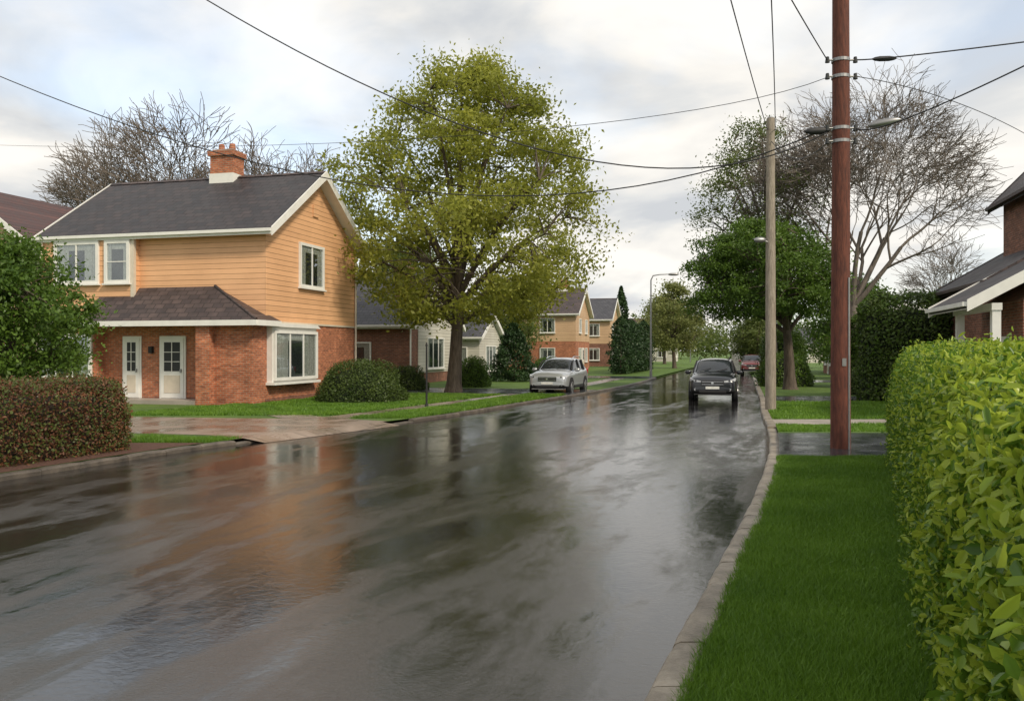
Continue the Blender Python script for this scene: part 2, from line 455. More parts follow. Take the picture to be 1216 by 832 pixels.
blades('grass', lambda y: XR(y)+.24, lambda y: 16+0*y, 19.7, 21.5, 22000, .07, .012, m_blade)
blades('grass', lambda y: XR(y)+.24, lambda y: 18+0*y, 23.3, 30.9, 50000, .07, .014, m_blade)
blades('grass', lambda y: XL(y)-1.85, lambda y: XL(y)-.16, 23.6, 35.9, 36000, .08, .012, m_blade)
blades('grass', lambda y: XL(y)-9.5, lambda y: XL(y)-2.95, 24.6, 36.0, 80000, .08, .014, m_blade)
blades('grass', lambda y: XL(y)-2.2, lambda y: XL(y)-.16, 17.3, 18.2, 5000, .09, .008, m_blade)

# ------------------------------------------------------------------ house toolkit
ROT = math.atan2(-.2534, .967)
def fbox(p, nm, face, c, a0, a1, z0, z1, d0, d1, mat):
    if face == 'F': return box(p, nm, a0, a1, c-d1, c-d0, z0, z1, mat)
    if face == 'S': return box(p, nm, c+d0, c+d1, a0, a1, z0, z1, mat)
    if face == 'W': return box(p, nm, c-d1, c-d0, a0, a1, z0, z1, mat)
def window(p, face, c, a0, a1, z0, z1, nx=2, nz=1, fw=.07, curtain=.22, trim=m_white, sill=True):
    if a0 > a1: a0, a1 = a1, a0
    fbox(p, 'window_recess', face, c, a0, a1, z0, z1, .003, .012, m_dark)
    W = a1-a0
    if curtain:
        for s0, s1 in ((a0, a0+W*curtain), (a1-W*curtain, a1)):
            k = max(2, int((s1-s0)/.14)); st = (s1-s0)/k
            for i in range(k): fbox(p, 'curtain', face, c, s0+i*st, s0+(i+1)*st-.012, z0, z1, .014, .024+.012*(i % 2), m_curt)
        fbox(p, 'blind', face, c, a0+W*curtain, a1-W*curtain, z1-(z1-z0)*.16, z1, .014, .026, m_curt)
    fbox(p, 'window_glass', face, c, a0, a1, z0, z1, .045, .049, m_glass)
    o = .005
    fbox(p, 'window_frame', face, c, a0-fw, a0, z0-fw, z1+fw, o, .09, trim)
    fbox(p, 'window_frame', face, c, a1, a1+fw, z0-fw, z1+fw, o, .09, trim)
    fbox(p, 'window_frame', face, c, a0, a1, z1, z1+fw, o, .088, trim)
    fbox(p, 'window_frame', face, c, a0, a1, z0-fw, z0, o, .088, trim)
    for i in range(1, nx):
        m = a0+W*i/nx; fbox(p, 'mullion', face, c, m-.03, m+.03, z0, z1, .035, .075, trim)
    for i in range(1, nz):
        m = z0+(z1-z0)*i/nz; fbox(p, 'glazing_bar', face, c, a0, a1, m-.018, m+.018, .04, .072, trim)
    if sill: fbox(p, 'sill', face, c, a0-fw-.05, a1+fw+.05, z0-fw-.06, z0-fw-.002, o, .15, trim)
def door(p, face, c, a0, a1, z0, z1):
    fbox(p, 'door_frame', face, c, a0-.08, a1+.08, z0, z1+.08, .004, .05, m_white)
    fbox(p, 'door', face, c, a0, a1, z0+.02, z1, .052, .075, m_white)
    fbox(p, 'door_glass', face, c, a0+.14, a1-.14, z0+1.0, z1-.15, .077, .085, m_dark)
    m = (a0+a1)/2
    fbox(p, 'door_bar', face, c, m-.015, m+.015, z0+1.0, z1-.15, .086, .1, m_white)
    for k in (.33, .66):
        z = z0+1.0+(z1-z0-1.15)*k; fbox(p, 'door_bar', face, c, a0+.14, a1-.14, z-.012, z+.012, .086, .098, m_white)
    fbox(p, 'door_panel', face, c, a0+.14, a1-.14, z0+.2, z0+.85, .077, .09, m_cream)
    fbox(p, 'door_handle', face, c, a1-.12, a1-.07, z0+.95, z0+1.08, .08, .13, m_metal)
def gable_roof_x(p, x0, x1, y0, y1, ze, zr, mat, ov=.4, trim=m_white, th=.17, gutter=True):
    ym = (y0+y1)/2; a, b = y0-ov, y1+ov
    prism(p, 'roof_front', [(a, ze), (ym, zr), (ym, zr-th), (a, ze-th)], x0, x1, mat)
    prism(p, 'roof_back', [(ym+.002, zr), (b, ze), (b, ze-th), (ym+.002, zr-th)], x0, x1, mat)
    e = .035
    for nm, xx0, xx1 in (('bargeboard', x1+.003, x1+.045), ('bargeboard', x0-.045, x0-.003)):
        prism(p, nm, [(a-.02, ze+e), (ym, zr+e), (ym, zr-.30), (a-.02, ze-.27)], xx0, xx1, trim)
        prism(p, nm, [(ym+.002, zr+e), (b+.02, ze+e), (b+.02, ze-.27), (ym+.002, zr-.30)], xx0, xx1, trim)
    prism(p, 'soffit', [(a+.02, ze-th-.004), (ym, zr-th-.004), (ym, zr-th-.03), (a+.02, ze-th-.03)], x0+.01, x1-.01, trim)
    prism(p, 'soffit', [(ym+.003, zr-th-.004), (b-.02, ze-th-.004), (b-.02, ze-th-.03), (ym+.003, zr-th-.03)], x0+.01, x1-.01, trim)
    if gutter:
        box(p, 'fascia', x0, x1, a-.035, a-.003, ze-th-.05, ze-.01, trim)
        box(p, 'gutter', x0-.02, x1+.02, a-.14, a-.037, ze-.13, ze-.02, trim)
    prism(p, 'ridge_cap', [(ym-.13, zr-.05), (ym, zr+.05), (ym+.13, zr-.05)], x0+.02, x1-.02, m_roof_p)
def gable_roof_y(p, x0, x1, y0, y1, ze, zr, mat, ov=.4, trim=m_white, th=.17):
    xm = (x0+x1)/2; a, b = x0-ov, x1+ov
    prism(p, 'roof_left', [(a, ze), (xm, zr), (xm, zr-th), (a, ze-th)], y0, y1, mat, 'y')
    prism(p, 'roof_right', [(xm+.002, zr), (b, ze), (b, ze-th), (xm+.002, zr-th)], y0, y1, mat, 'y')
    e = .035
    for yy0, yy1 in ((y0-.045, y0-.003), (y1+.003, y1+.045)):
        prism(p, 'bargeboard', [(a-.02, ze+e), (xm, zr+e), (xm, zr-.28), (a-.02, ze-.27)], yy0, yy1, trim, 'y')
        prism(p, 'bargeboard', [(xm+.002, zr+e), (b+.02, ze+e), (b+.02, ze-.27), (xm+.002, zr-.28)], yy0, yy1, trim, 'y')
    prism(p, 'soffit', [(a+.02, ze-th-.004), (xm, zr-th-.004), (xm, zr-th-.03), (a+.02, ze-th-.03)], y0+.01, y1-.01, trim, 'y')
    box(p, 'gutter', a-.12, a-.01, y0, y1, ze-.13, ze-.02, trim)
    box(p, 'gutter', b+.01, b+.12, y0, y1, ze-.13, ze-.02, trim)
def chimney(p, x, y, z0, z1, w=.55, d=.4, mat=m_brick):
    box(p, 'chimney', x-w, x+w, y-d, y+d, z0, z1-.25, mat)
    box(p, 'chimney_cap', x-w-.08, x+w+.08, y-d-.08, y+d+.08, z1-.248, z1-.05, mat)
    box(p, 'chimney_flashing', x-w-.03, x+w+.03, y-d-.03, y+d+.03, z0, z0+.48, m_white)
    box(p, 'chimney_crown', x-w+.06, x+w-.06, y-d+.06, y+d-.06, z1-.048, z1+.03, m_conc)
    for k in (-.25, .25): cyl(p, 'chimney_pot', (x+k, y, z1+.032), (x+k, y, z1+.3), .14, .11, mat)

# ---------------- main orange house
H = empty('orange_brick_house', (-8.8, 30.0, 0), ROT)
LW, LD = 9.3, 7.35
box(H, 'ground_floor_wall', -LW, -.002, .002, LD-.002, .0, 3.04, m_brick)
prism(H, 'upper_floor_wall', [(0-.03, 3.05), (LD+.03, 3.05), (LD+.03, 6.40), (LD/2, 8.93), (-.03, 6.40)], -LW-.03, .03, m_siding)
box(H, 'drip_band', -LW-.05, .055, -.055, LD+.05, 2.99, 3.06, m_cream)
gable_roof_x(H, -LW-.25, .5, 0, LD, 6.3, 9.08, m_roof, .42)
chimney(H, -3.95, LD/2, 8.7, 10.15, .52, .4)
fbox(H, 'corner_board', 'S', .03, -.03, .07, 3.07, 6.35, .003, .022, m_siding)
box(H, 'front_bay_wall', -1.95, -.004, -.8, .0, .0, 2.9, m_brick)
box(H, 'porch_pillar', -2.05, -1.5, -1.12, -.803, .0, 2.9, m_brick)
box(H, 'porch_slab', -6.3, -2.06, -1.2, -.004, .0, .24, m_conc)
V = [(.42, -1.25, 3.06), (-6.7, -1.25, 3.06), (-6.7, -.04, 4.32), (-2.0, -.04, 4.32), (.42, .35, 3.06), (.42, -1.25, 2.98), (-6.7, -1.25, 2.98), (-6.7, -.04, 2.98), (.42, .35, 2.98)]
mesh('porch_roof', V, [(0, 3, 2, 1), (0, 4, 3), (0, 1, 6, 5), (4, 0, 5, 8), (1, 2, 7, 6), (5, 6, 7, 8)], m_roof_p, H)
box(H, 'porch_fascia', -6.72, .45, -1.30, -1.253, 2.86, 3.05, m_white)
box(H, 'porch_fascia', .423, .465, -1.25, .33, 2.86, 3.05, m_white)
box(H, 'porch_soffit', -6.7, .42, -1.25, -.003, 2.91, 2.975, m_cream)
tb = Tubes(); tb.add([(.42, -1.25, 3.08), (-2.0, -.04, 4.34)], .05, 6); tb.obj('hip_tiles', m_roof_p, H)
box(H, 'lower_left_bay', -LW-.04, -6.75, -.55, .0, .0, 2.98, m_brick)
box(H, 'upper_left_bay', -LW-.06, -5.2, -.36, -.031, 3.3, 6.2, m_siding)
box(H, 'bay_corner_board', -5.32, -5.18, -.375, -.25, 3.3, 6.2, m_cream)
box(H, 'bay_skirt', -LW-.1, -6.6, -.75, -.36, 2.99, 3.16, m_white)
window(H, 'F', -.36, -8.55, -6.8, 4.6, 5.95, 2, 1, .12, .3)
window(H, 'F', -.36, -6.3, -5.45, 4.6, 5.95, 1, 2, .12, .2)
window(H, 'F', -.55, -9.15, -6.95, 1.05, 2.5, 3, 1, .12, .2)
door(H, 'F', .0, -5.85, -5.2, .24, 2.45)
door(H, 'F', .0, -4.25, -3.3, .24, 2.45)
fbox(H, 'porch_lantern', 'F', .0, -4.75, -4.6, 1.9, 2.15, .01, .14, m_black)
window(H, 'S', .03, 2.45, 4.2, 4.55, 6.05, 2, 1, .11, .22)
box(H, 'bay_window_box', .0, .22, .12, 3.42, .85, 2.85, m_white)
window(H, 'S', .22, .28, 3.27, 1.02, 2.62, 3, 1, .11, .30, sill=False)
prism(H, 'bay_window_hood', [(.02, 2.85), (3.55, 2.85), (3.3, 2.98), (.25, 2.98)], -.1, .34, m_white)
box(H, 'bay_window_sill', .0, .36, .04, 3.5, .76, .848, m_white)
tb = Tubes(); tb.add([(.1, LD-.1, 6.1), (.1, LD-.1, .2)], .045, 8); tb.add([(-LW+.1, -.45, 6.1), (-LW+.1, -.66, 3.2), (-LW+.1, -.66, .2)], .04, 8)
tb.obj('downpipes', m_cream, H)
fbox(H, 'gable_vent', 'S', .03, LD/2-.22, LD/2+.22, 7.3, 7.75, .004, .05, m_siding)
box(H, 'plinth', -LW-.03, .025, -.0, LD+.02, .0, .28, m_brick2)

# ---------------- grey-roof cottage
H2 = empty('grey_roof_cottage', (-5.7, 47.0, 0), ROT)
box(H2, 'ground_floor_wall', -11, 0, 0, 8.2, 0, 3.2, m_brick2)
prism(H2, 'gable_wall', [(-.01, 3.2), (8.21, 3.2), (8.21, 3.5), (4.1, 6.62), (-.01, 3.5)], -11.01, .02, m_sid_w)
box(H2, 'side_siding', .003, .04, 1.2, 8.2, .7, 3.2, m_sid_w)
gable_roof_x(H2, -11.3, .45, 0, 8.2, 3.45, 6.8, m_roof_g, .4)
window(H2, 'S', .04, 2.6, 5.4, 1.0, 2.7, 3, 1, .08, .15)
window(H2, 'S', .02, 3.6, 4.7, 4.3, 5.4, 2, 1, .07, .2)
window(H2, 'F', 0, -4.2, -2.4, 1.0, 2.4, 2, 1, .08, .2)
chimney(H2, -1.2, 2.2, 4.6, 6.9, .42, .35, m_brick2)
box(H2, 'corner_board', .0, .05, -.03, .09, .1, 3.4, m_white)
H2b = empty('white_garage', (-2.4, 62, 0), ROT)
box(H2b, 'wall', -7, 0, 0, 6, 0, 2.9, m_sid_w)
prism(H2b, 'gable', [(-.01, 2.9), (6.01, 2.9), (3, 4.6)], -7.01, .01, m_sid_w)
gable_roof_x(H2b, -7.3, .3, 0, 6, 3.0, 4.9, m_roof_g, .3)
window(H2b, 'F', 0, -2.6, -1.0, .9, 2.2, 2, 1)
window(H2b, 'S', .01, 1.5, 4.2, .5, 2.3, 3, 1)

def village_house(name, loc, w, d, ze, zr, split, lo, up, roof, ridge='x', side='S', chim=None, rot=ROT):
    h = empty(name, (loc[0], loc[1], 0), rot)
    x0, x1 = (-w, 0) if side == 'S' else (0, w)
    box(h, 'lower_wall', x0, x1, 0, d, 0, split, lo)
    if ridge == 'x':
        prism(h, 'upper_wall', [(-.02, split), (d+.02, split), (d+.02, ze+.12), (d/2, zr-.15), (-.02, ze+.12)], x0-.02, x1+.02, up)
        gable_roof_x(h, x0-.35, x1+.4, 0, d, ze, zr, roof, .35)
    else:
        xm = (x0+x1)/2
        prism(h, 'upper_wall', [(x0-.02, split), (x1+.02, split), (x1+.02, ze+.12), (xm, zr-.15), (x0-.02, ze+.12)], -.02, d+.02, up, 'y')
        gable_roof_y(h, x0, x1, -.4, d+.35, ze, zr, roof, .35)
    c = x1 if side == 'S' else x0
    two = ze > 4.6
    for f in (.28, .72):
        window(h, side, c, d*f-.6, d*f+.6, .9, 2.2, 2, 1)
        window(h, 'F', 0, x0+w*f-.7, x0+w*f+.7, .9, 2.2, 2, 1)
        if two:
            window(h, side, c+(.02 if side == 'S' else -.02), d*f-.55, d*f+.55, 3.8, 5.1, 2, 1)
            window(h, 'F', -.02, x0+w*f-.7, x0+w*f+.7, 3.8, 5.1, 2, 1)
    door(h, side, c, d*.5-.45, d*.5+.45, .1, 2.2)
    if chim: chimney(h, chim[0], chim[1], chim[2], chim[3], .45, .4)
    return h
village_house('tan_brick_house', (6.2, 82), 10, 8, 5.6, 8.3, 2.9, m_brick, m_sid_t, m_roof_p, 'x', 'S', (-2, 4, 7.8, 9.2))
village_house('tan_gabled_house', (11.6, 100), 7, 8, 5.7, 8.4, 2.8, m_brick2, m_sid_t, m_roof_g, 'x', 'S')
village_house('gabled_house', (16.6, 121), 9, 9, 5.4, 8.0, 2.8, m_sid_w, m_sid_w, m_roof_g, 'y', 'S')
village_house('white_gabled_house', (27.5, 142), 8, 8, 4.6, 7.0, 2.8, m_sid_w, m_sid_w, m_roof_p, 'x', 'S')
village_house('brick_gabled_house', (29.2, 158), 9, 9, 5.2, 8.2, 2.8, m_brick, m_sid_t, m_roof_r, 'x', 'S')
village_house('grey_bungalow', (37, 128), 11, 9, 3.0, 5.6, 2.6, m_sid_w, m_sid_w, m_roof_g, 'x', 'W', None, R(8))
village_house('brown_bungalow', (24.5, 64), 10, 8, 3.2, 5.6, 2.7, m_brick2, m_sid_w, m_roof_p, 'y', 'W')
village_house('maroon_roof_house', (-19.9, 35.6), 8, 8, 6.1, 9.2, 3.0, m_brick2, m_sid_t, m_roof_r, 'y', 'S')

# ---------------- right-hand house behind hedge
HR = empty('brick_cottage', (11.75, 21.2, 0), ROT)
box(HR, 'front_wall', 1.15, 7.2, .5, 4.2, 0, 3.3, m_brick2)
prism(HR, 'front_gable', [(1.15, 3.3), (7.2, 3.3), (3.5, 4.95)], .48, 4.2, m_brick2, 'y')
gable_roof_y(HR, .1, 6.9, 0, 4.3, 3.25, 5.35, m_roof, .35)
box(HR, 'porch_post', .35, .55, .15, .35, 0, 3.2, m_white)
box(HR, 'porch_post', .35, .55, 3.6, 3.8, 0, 3.2, m_white)
box(HR, 'porch_beam', .33, .57, .12, 4.0, 3.02, 3.2, m_white)
box(HR, 'main_wall', 1.7, 9.6, 4.25, 11.5, 0, 4.2, m_brick2)
prism(HR, 'main_gable', [(1.7, 4.2), (9.6, 4.2), (5.65, 6.45)], 4.22, 11.5, m_brick2, 'y')
gable_roof_y(HR, 1.6, 9.7, 4.0, 11.8, 4.1, 6.7, m_roof, .35, m_roof_p)
box(HR, 'tower_wall', 3.35, 8, 5.2, 10, 4.3, 7.3, m_brick2)
prism(HR, 'tower_gable', [(3.35, 7.3), (8, 7.3), (5.67, 9.7)], 5.18, 10, m_brick2, 'y')
gable_roof_y(HR, 3.3, 8.05, 4.9, 10.3, 7.15, 10.0, m_roof_p, .35, m_roof_p)
window(HR, 'F', .5, 1.9, 3.4, 1.0, 2.4, 2, 1)
door(HR, 'W', 1.15, 1.7, 2.6, .1, 2.3)
window(HR, 'F', 5.2, 4.6, 6.2, 5.2, 6.6, 2, 1)

# ------------------------------------------------------------------ vegetation
def bezier(a, b, c, n):
    out = []
    for i in range(n+1):
        t = i/n; out.append(a*(1-t)**2+b*(2*t*(1-t))+c*t*t)
    return out
def leafy_tree(name, base, zc0, zc1, rmax, prof, cx=0, cy=0, trunk_r=.3, nlimb=11, ncl=320, lpc=200, ls=.17, sig=.5, mat=None, bk=m_bark, seed=1, ftop=.8, fill=.5, fork=None, ry=1., amp=.28, hole=-.18):
    random.seed(seed); e = empty(name, base); T = Tubes()
    px = [p[0] for p in prof]; pr = [p[1] for p in prof]
    Hc = zc1-zc0
    def env(zr, ang):
        r = np.interp(zr, px, pr)*rmax
        return r*(1+amp*1.3*mnoise.noise((math.cos(ang)*1.6+seed, math.sin(ang)*1.6, zr*4.5)))
    top = Vector((cx*.8, cy*.8, zc0+Hc*ftop))
    fork = fork or zc0*.8
    tr = []; 
    for i in range(9):
        t = i/8; z = top.z*t
        tr.append(Vector((top.x*t**1.5+.12*math.sin(t*5+seed), top.y*t**1.5+.12*math.cos(t*4), z)))
    T.add([tr[0], tr[0].lerp(tr[1], .25)]+tr[1:], [trunk_r*1.45, trunk_r*1.1]+[trunk_r*(1-.85*(i/8)) for i in range(1, 9)], 10)
    limbs = list(tr[3:])
    for i in range(nlimb):
        zr = .12+.8*(i/nlimb); ang = i*2.4+random.uniform(-.4, .4)
        rr = env(zr, ang)*.8; end = Vector((cx+math.cos(ang)*rr, cy+math.sin(ang)*rr*ry, zc0+Hc*zr))
        zs = fork+(end.z-fork)*.35*random.uniform(.5, 1)
        q = max(0, min(7, int(zs/top.z*8))); st = tr[q].lerp(tr[q+1], min(1, zs/top.z*8-q))
        mid = st.lerp(end, .45); mid.z = st.z+(end.z-st.z)*.62+.4
        pts = bezier(st, mid, end, 7); r0 = trunk_r*.55*(1-.5*zs/top.z)
        T.add(pts, [r0*(1-.88*k/7) for k in range(8)], 6); limbs += pts[2:]
    lim = np.array([tuple(p) for p in limbs])
    C = []
    while len(C) < ncl:
        zr = random.random(); 
        if random.random() > np.interp(zr, px, pr)+.15: continue
        ang = random.random()*2*math.pi; rr = env(zr, ang)*(random.random()**fill)
        c = np.array([cx+math.cos(ang)*rr, cy+math.sin(ang)*rr*ry, zc0+Hc*zr])
        if mnoise.noise((c[0]*.5+seed*3, c[1]*.5, c[2]*.65)) < hole: continue      # gaps in the canopy
        C.append(c)
        k = np.argmin(((lim-c)**2).sum(1)*1+np.maximum(0, lim[:, 2]-c[2])*3); a = Vector(lim[k]); b = Vector(c)
        m = a.lerp(b, .5); m.z += .15*(b-a).length
        T.add(bezier(a, m, b, 3), [.045, .03, .02, .008] if trunk_r > .15 else [.02, .015, .01, .004], 3)
    T.obj('trunk_and_branches', bk, e)
    C = np.array(C); n = rng.integers(int(lpc*.5), int(lpc*1.5), ncl)
    idx = np.repeat(np.arange(ncl), n); s = rng.uniform(.55, 1.35, ncl)[idx]*sig
    off = rng.normal(size=(len(idx), 3)); P = C[idx]+off*s[:, None]*np.array([1, 1, .6])
    leaves('foliage', P, np.full(len(P), ls), mat, e, flat=.5)
    return e

f_big = foliage('tree_leaves_olive', (.10, .13, .017), (.39, .40, .065), .35, .48)
f_dark = foliage('tree_leaves_dark', (.032, .075, .012), (.125, .21, .026), .6, .3)
f_mid = foliage('tree_leaves_mid', (.055, .085, .02), (.16, .20, .05), .5, .4)
f_pale = foliage('tree_leaves_pale', (.11, .14, .04), (.26, .28, .09), .5, .4)
f_con = foliage('conifer_needles', (.012, .034, .012), (.045, .09, .025), 1.2, .1)
f_hedge = foliage('hedge_leaves', (.036, .10, .010), (.17, .29, .030), 1.6, .35, .34)
f_hedge_y = foliage('hedge_shoots', (.17, .28, .02), (.42, .50, .06), 1.8, .4, .32)
f_red = foliage('hedge_red_leaves', (.055, .024, .014), (.22, .095, .042), .8, .2, .55)
f_redg = foliage('hedge_green_leaves', (.035, .06, .014), (.12, .14, .03), 1.1, .25, .5)
f_box = foliage('bush_leaves', (.028, .055, .010), (.095, .135, .026), 1.5, .2, .5)
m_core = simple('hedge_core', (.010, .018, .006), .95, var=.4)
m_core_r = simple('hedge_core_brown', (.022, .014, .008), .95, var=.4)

leafy_tree('ash_tree', (-2.65, 38.5, .05), 3.3, 15.0, 6.35, [(0, .55), (.1, .88), (.22, 1.), (.40, 1.), (.55, .90), (.68, .76), (.8, .62), (.9, .42), (1, .12)],
           cx=.6, trunk_r=.33, nlimb=22, ncl=450, lpc=150, ls=.19, sig=.47, mat=f_big, seed=6, ftop=.88, fill=.42, fork=2.4, amp=.26, hole=-.24)
leafy_tree('maple_tree', (-12.9, 21.5, .05), 1.2, 4.75, 2.15, [(0, .5), (.2, .85), (.45, 1.), (.65, .85), (.85, .5), (1, .2)], trunk_r=.1, nlimb=9, ncl=190, lpc=170, ls=.12, sig=.26, mat=f_dark, seed=8, fill=.45, fork=.8, hole=-.6, amp=.2)
leafy_tree('clipped_oak_tree', (13.7, 41.0, .05), 3.7, 8.1, 3.65, [(0, .78), (.12, .98), (.35, 1.), (.6, .92), (.8, .7), (.93, .42), (1, .15)],
           cx=-1.6, trunk_r=.3, nlimb=14, ncl=360, lpc=160, ls=.15, sig=.3, mat=f_dark, seed=11, ftop=.6, fill=.36, fork=2.2, amp=.12, hole=-.6)
leafy_tree('birch_tree', (15.6, 50, .05), 5.5, 15.6, 4.0, [(0, .5), (.25, .9), (.5, 1.), (.75, .75), (1, .15)],
           cx=-1.1, trunk_r=.26, nlimb=18, ncl=230, lpc=80, ls=.16, sig=.5, mat=f_mid, bk=m_bark_l, seed=15, ftop=.9, fill=.5, fork=4)
leafy_tree('lime_tree', (17.3, 90, .05), 2.2, 9.0, 3.4, [(0, .6), (.3, 1.), (.6, .9), (.85, .5), (1, .1)], trunk_r=.22, nlimb=9, ncl=130, lpc=120, ls=.26, sig=.5, mat=f_pale, seed=21)
leafy_tree('lime_tree', (21.5, 118, .05), 2.0, 9.5, 4.0, [(0, .6), (.3, 1.), (.6, .9), (.85, .5), (1, .1)], trunk_r=.22, nlimb=9, ncl=120, lpc=100, ls=.32, sig=.55, mat=f_pale, seed=23)
leafy_tree('street_tree', (32.5, 112, .05), 1.8, 6.2, 2.4, [(0, .6), (.3, 1.), (.6, .9), (1, .2)], trunk_r=.16, nlimb=7, ncl=70, lpc=90, ls=.28, sig=.45, mat=f_mid, seed=25)
leafy_tree('street_tree', (-7.5, 62, .05), 2.4, 9.8, 4.0, [(0, .6), (.3, 1.), (.6, .9), (1, .2)], trunk_r=.2, nlimb=9, ncl=150, lpc=130, ls=.22, sig=.55, mat=f_mid, seed=27)
leafy_tree('street_tree', (-1.0, 78, .05), 2.4, 8.2, 3.4, [(0, .6), (.3, 1.), (.6, .9), (1, .2)], trunk_r=.2, nlimb=8, ncl=100, lpc=100, ls=.28, sig=.55, mat=f_mid, seed=28)
leafy_tree('street_tree', (22.5, 56, .05), 1.5, 6.6, 3.2, [(0, .7), (.3, 1.), (.6, .9), (1, .2)], trunk_r=.18, nlimb=8, ncl=120, lpc=130, ls=.2, sig=.5, mat=f_dark, seed=29)
leafy_tree('street_tree', (22.8, 78, .05), .9, 5.2, 2.6, [(0, .8), (.3, 1.), (.6, .9), (1, .2)], trunk_r=.16, nlimb=8, ncl=90, lpc=110, ls=.24, sig=.45, mat=f_mid, seed=33)
leafy_tree('street_tree', (28.5, 92, .05), .9, 6.4, 3.2, [(0, .8), (.3, 1.), (.6, .9), (1, .2)], trunk_r=.18, nlimb=8, ncl=100, lpc=110, ls=.28, sig=.5, mat=f_dark, seed=34)
leafy_tree('street_tree', (31, 74, .05), 1.2, 7.4, 4.2, [(0, .8), (.3, 1.), (.6, .9), (1, .2)], trunk_r=.2, nlimb=8, ncl=150, lpc=110, ls=.26, sig=.55, mat=f_dark, seed=35)
leafy_tree('street_tree', (39, 78, .05), 1.2, 6.4, 4.2, [(0, .8), (.3, 1.), (.6, .9), (1, .2)], trunk_r=.2, nlimb=8, ncl=130, lpc=110, ls=.26, sig=.55, mat=f_mid, seed=36)
leafy_tree('street_tree', (34, 52, .05), 1.0, 5.6, 3.6, [(0, .8), (.3, 1.), (.6, .9), (1, .2)], trunk_r=.18, nlimb=8, ncl=120, lpc=110, ls=.22, sig=.5, mat=f_mid, seed=37)

def bare_tree(name, base, h, r, rx, zc, rz, seed, limbs=5, depth=8, mat=m_bark_l, minr=.014, trunk=.2, first=.2, sway=0.):
    """recursive bare crown, clipped to an ellipsoid (rx, rz) centred at height zc"""
    rd = random.Random(seed); T = Tubes(); e = empty(name, base)
    def rel(p): return math.sqrt((p.x**2+p.y**2)/rx**2+((p.z-zc)/rz)**2)
    def grow(p, d, ln, rr, lev):
        n = 4 if lev < 5 else 3; pts = [p]; q = p.copy(); dd = d.copy()
        wob = .10+.035*lev
        for i in range(n):
            out = Vector((q.x, q.y, 0)); out = out.normalized() if out.length > .01 else out
            dd = (dd+Vector((rd.uniform(-1, 1), rd.uniform(-1, 1), rd.uniform(-.8, .9)))*wob+Vector((0, 0, .05 if lev < 4 else -.02))+out*.03).normalized()
            q = q+dd*(ln/n); pts.append(q.copy())
        r1 = max(minr*.5, rr*.66)
        T.add(pts, [max(minr*.5, rr+(r1-rr)*i/n) for i in range(n+1)], 8 if lev < 2 else (4 if lev < 4 else 3))
        if lev >= depth or (lev > 2 and rel(q) > 1.0+rd.uniform(-.08, .1)): return
        nc = limbs if lev == 0 else (3 if lev < depth-1 else 2)
        for c in range(nc):
            az = c*2*math.pi/nc+rd.uniform(-.6, .6)
            ang = rd.uniform(.35, .80) if c or lev == 0 else rd.uniform(.08, .3)
            if lev == 0: ang = rd.uniform(.2, .75)
            u = dd.orthogonal().normalized(); v = dd.cross(u)
            nd = (dd*math.cos(ang)+(u*math.cos(az)+v*math.sin(az))*math.sin(ang)).normalized()
            src = pts[-1] if c < 1 else pts[-2 if c % 2 else -3].lerp(pts[-1], rd.random()*.6)
            if lev == 0: src = pts[-1]
            grow(src, nd, ln*rd.uniform(.66, .84) if lev else h*first*rd.uniform(.85, 1.15), max(minr*.6, r1*rd.uniform(.55, .8)), lev+1)
    grow(Vector((0, 0, 0)), Vector((sway, 0, 1)).normalized(), h*trunk, r, 0)
    T.obj('trunk_and_branches', mat, e); return e
bare_tree('bare_elm_tree', (18.6, 46, .05), 18.5, .34, 6.6, 11.3, 7.3, 5, limbs=7, depth=8, minr=.024, trunk=.24, first=.21)
bare_tree('bare_elm_tree', (-20.5, 54, .05), 17.0, .28, 5.8, 11.4, 6.3, 12, limbs=6, depth=7, minr=.036, trunk=.26, first=.24)
bare_tree('bare_elm_tree', (-26, 58, .05), 17.8, .28, 5.5, 11.6, 6.3, 14, limbs=6, depth=7, minr=.036, trunk=.26, first=.24)
bare_tree('bare_elm_tree', (-15.2, 56, .05), 16.5, .26, 5.3, 11, 6.2, 18, limbs=6, depth=7, minr=.034, trunk=.26, first=.24)
bare_tree('bare_elm_tree', (-37, 64, .05), 13.5, .26, 5, 8.8, 5.5, 19, limbs=5, depth=7, minr=.034, trunk=.25, first=.22)
bare_tree('bare_elm_tree', (44, 84, .05), 14.5, .25, 5, 9, 5.6, 31, limbs=5, depth=6, minr=.035, trunk=.25, first=.22)

def conifer(name, base, h, r, n, ls, seed, col=False):
    e = empty(name, base); cyl(e, 'trunk', (0, 0, 0), (0, 0, h*.8), .12, .03, m_bark, 8)
    t = rng.random(n)**1.3; ang = rng.random(n)*2*np.pi
    lob = 1+.18*np.sin(ang*5+t*14+seed)+.12*np.sin(t*40+ang*2)
    pr = (1-t)**.75 if not col else np.sqrt(np.clip(1-(t*1.02)**3, 0, 1))*(.72+.28*np.minimum(1, t*5))
    rr = r*pr*lob*rng.uniform(.65, 1.05, n)
    P = np.stack([np.cos(ang)*rr, np.sin(ang)*rr, .15+t*(h-.15)], 1)
    leaves('foliage', P, np.full(n, ls), f_con, e)
    return e
conifer('spruce_bush', (0.1, 52, .05), 4.0, 1.55, 9000, .17, 1)
for i in range(7):
    conifer('cypress_tree', (8.6+i*.62+random.uniform(-.1, .1), 67+i*2.0, .05), 4.5+random.uniform(-.35, .5), .95, 3500, .2, i, True)
conifer('spruce_tree', (18.8, 145, .05), 13, 2.6, 4500, .5, 3)
conifer('spruce_tree', (15.9, 150, .05), 11, 2.4, 3500, .5, 5)

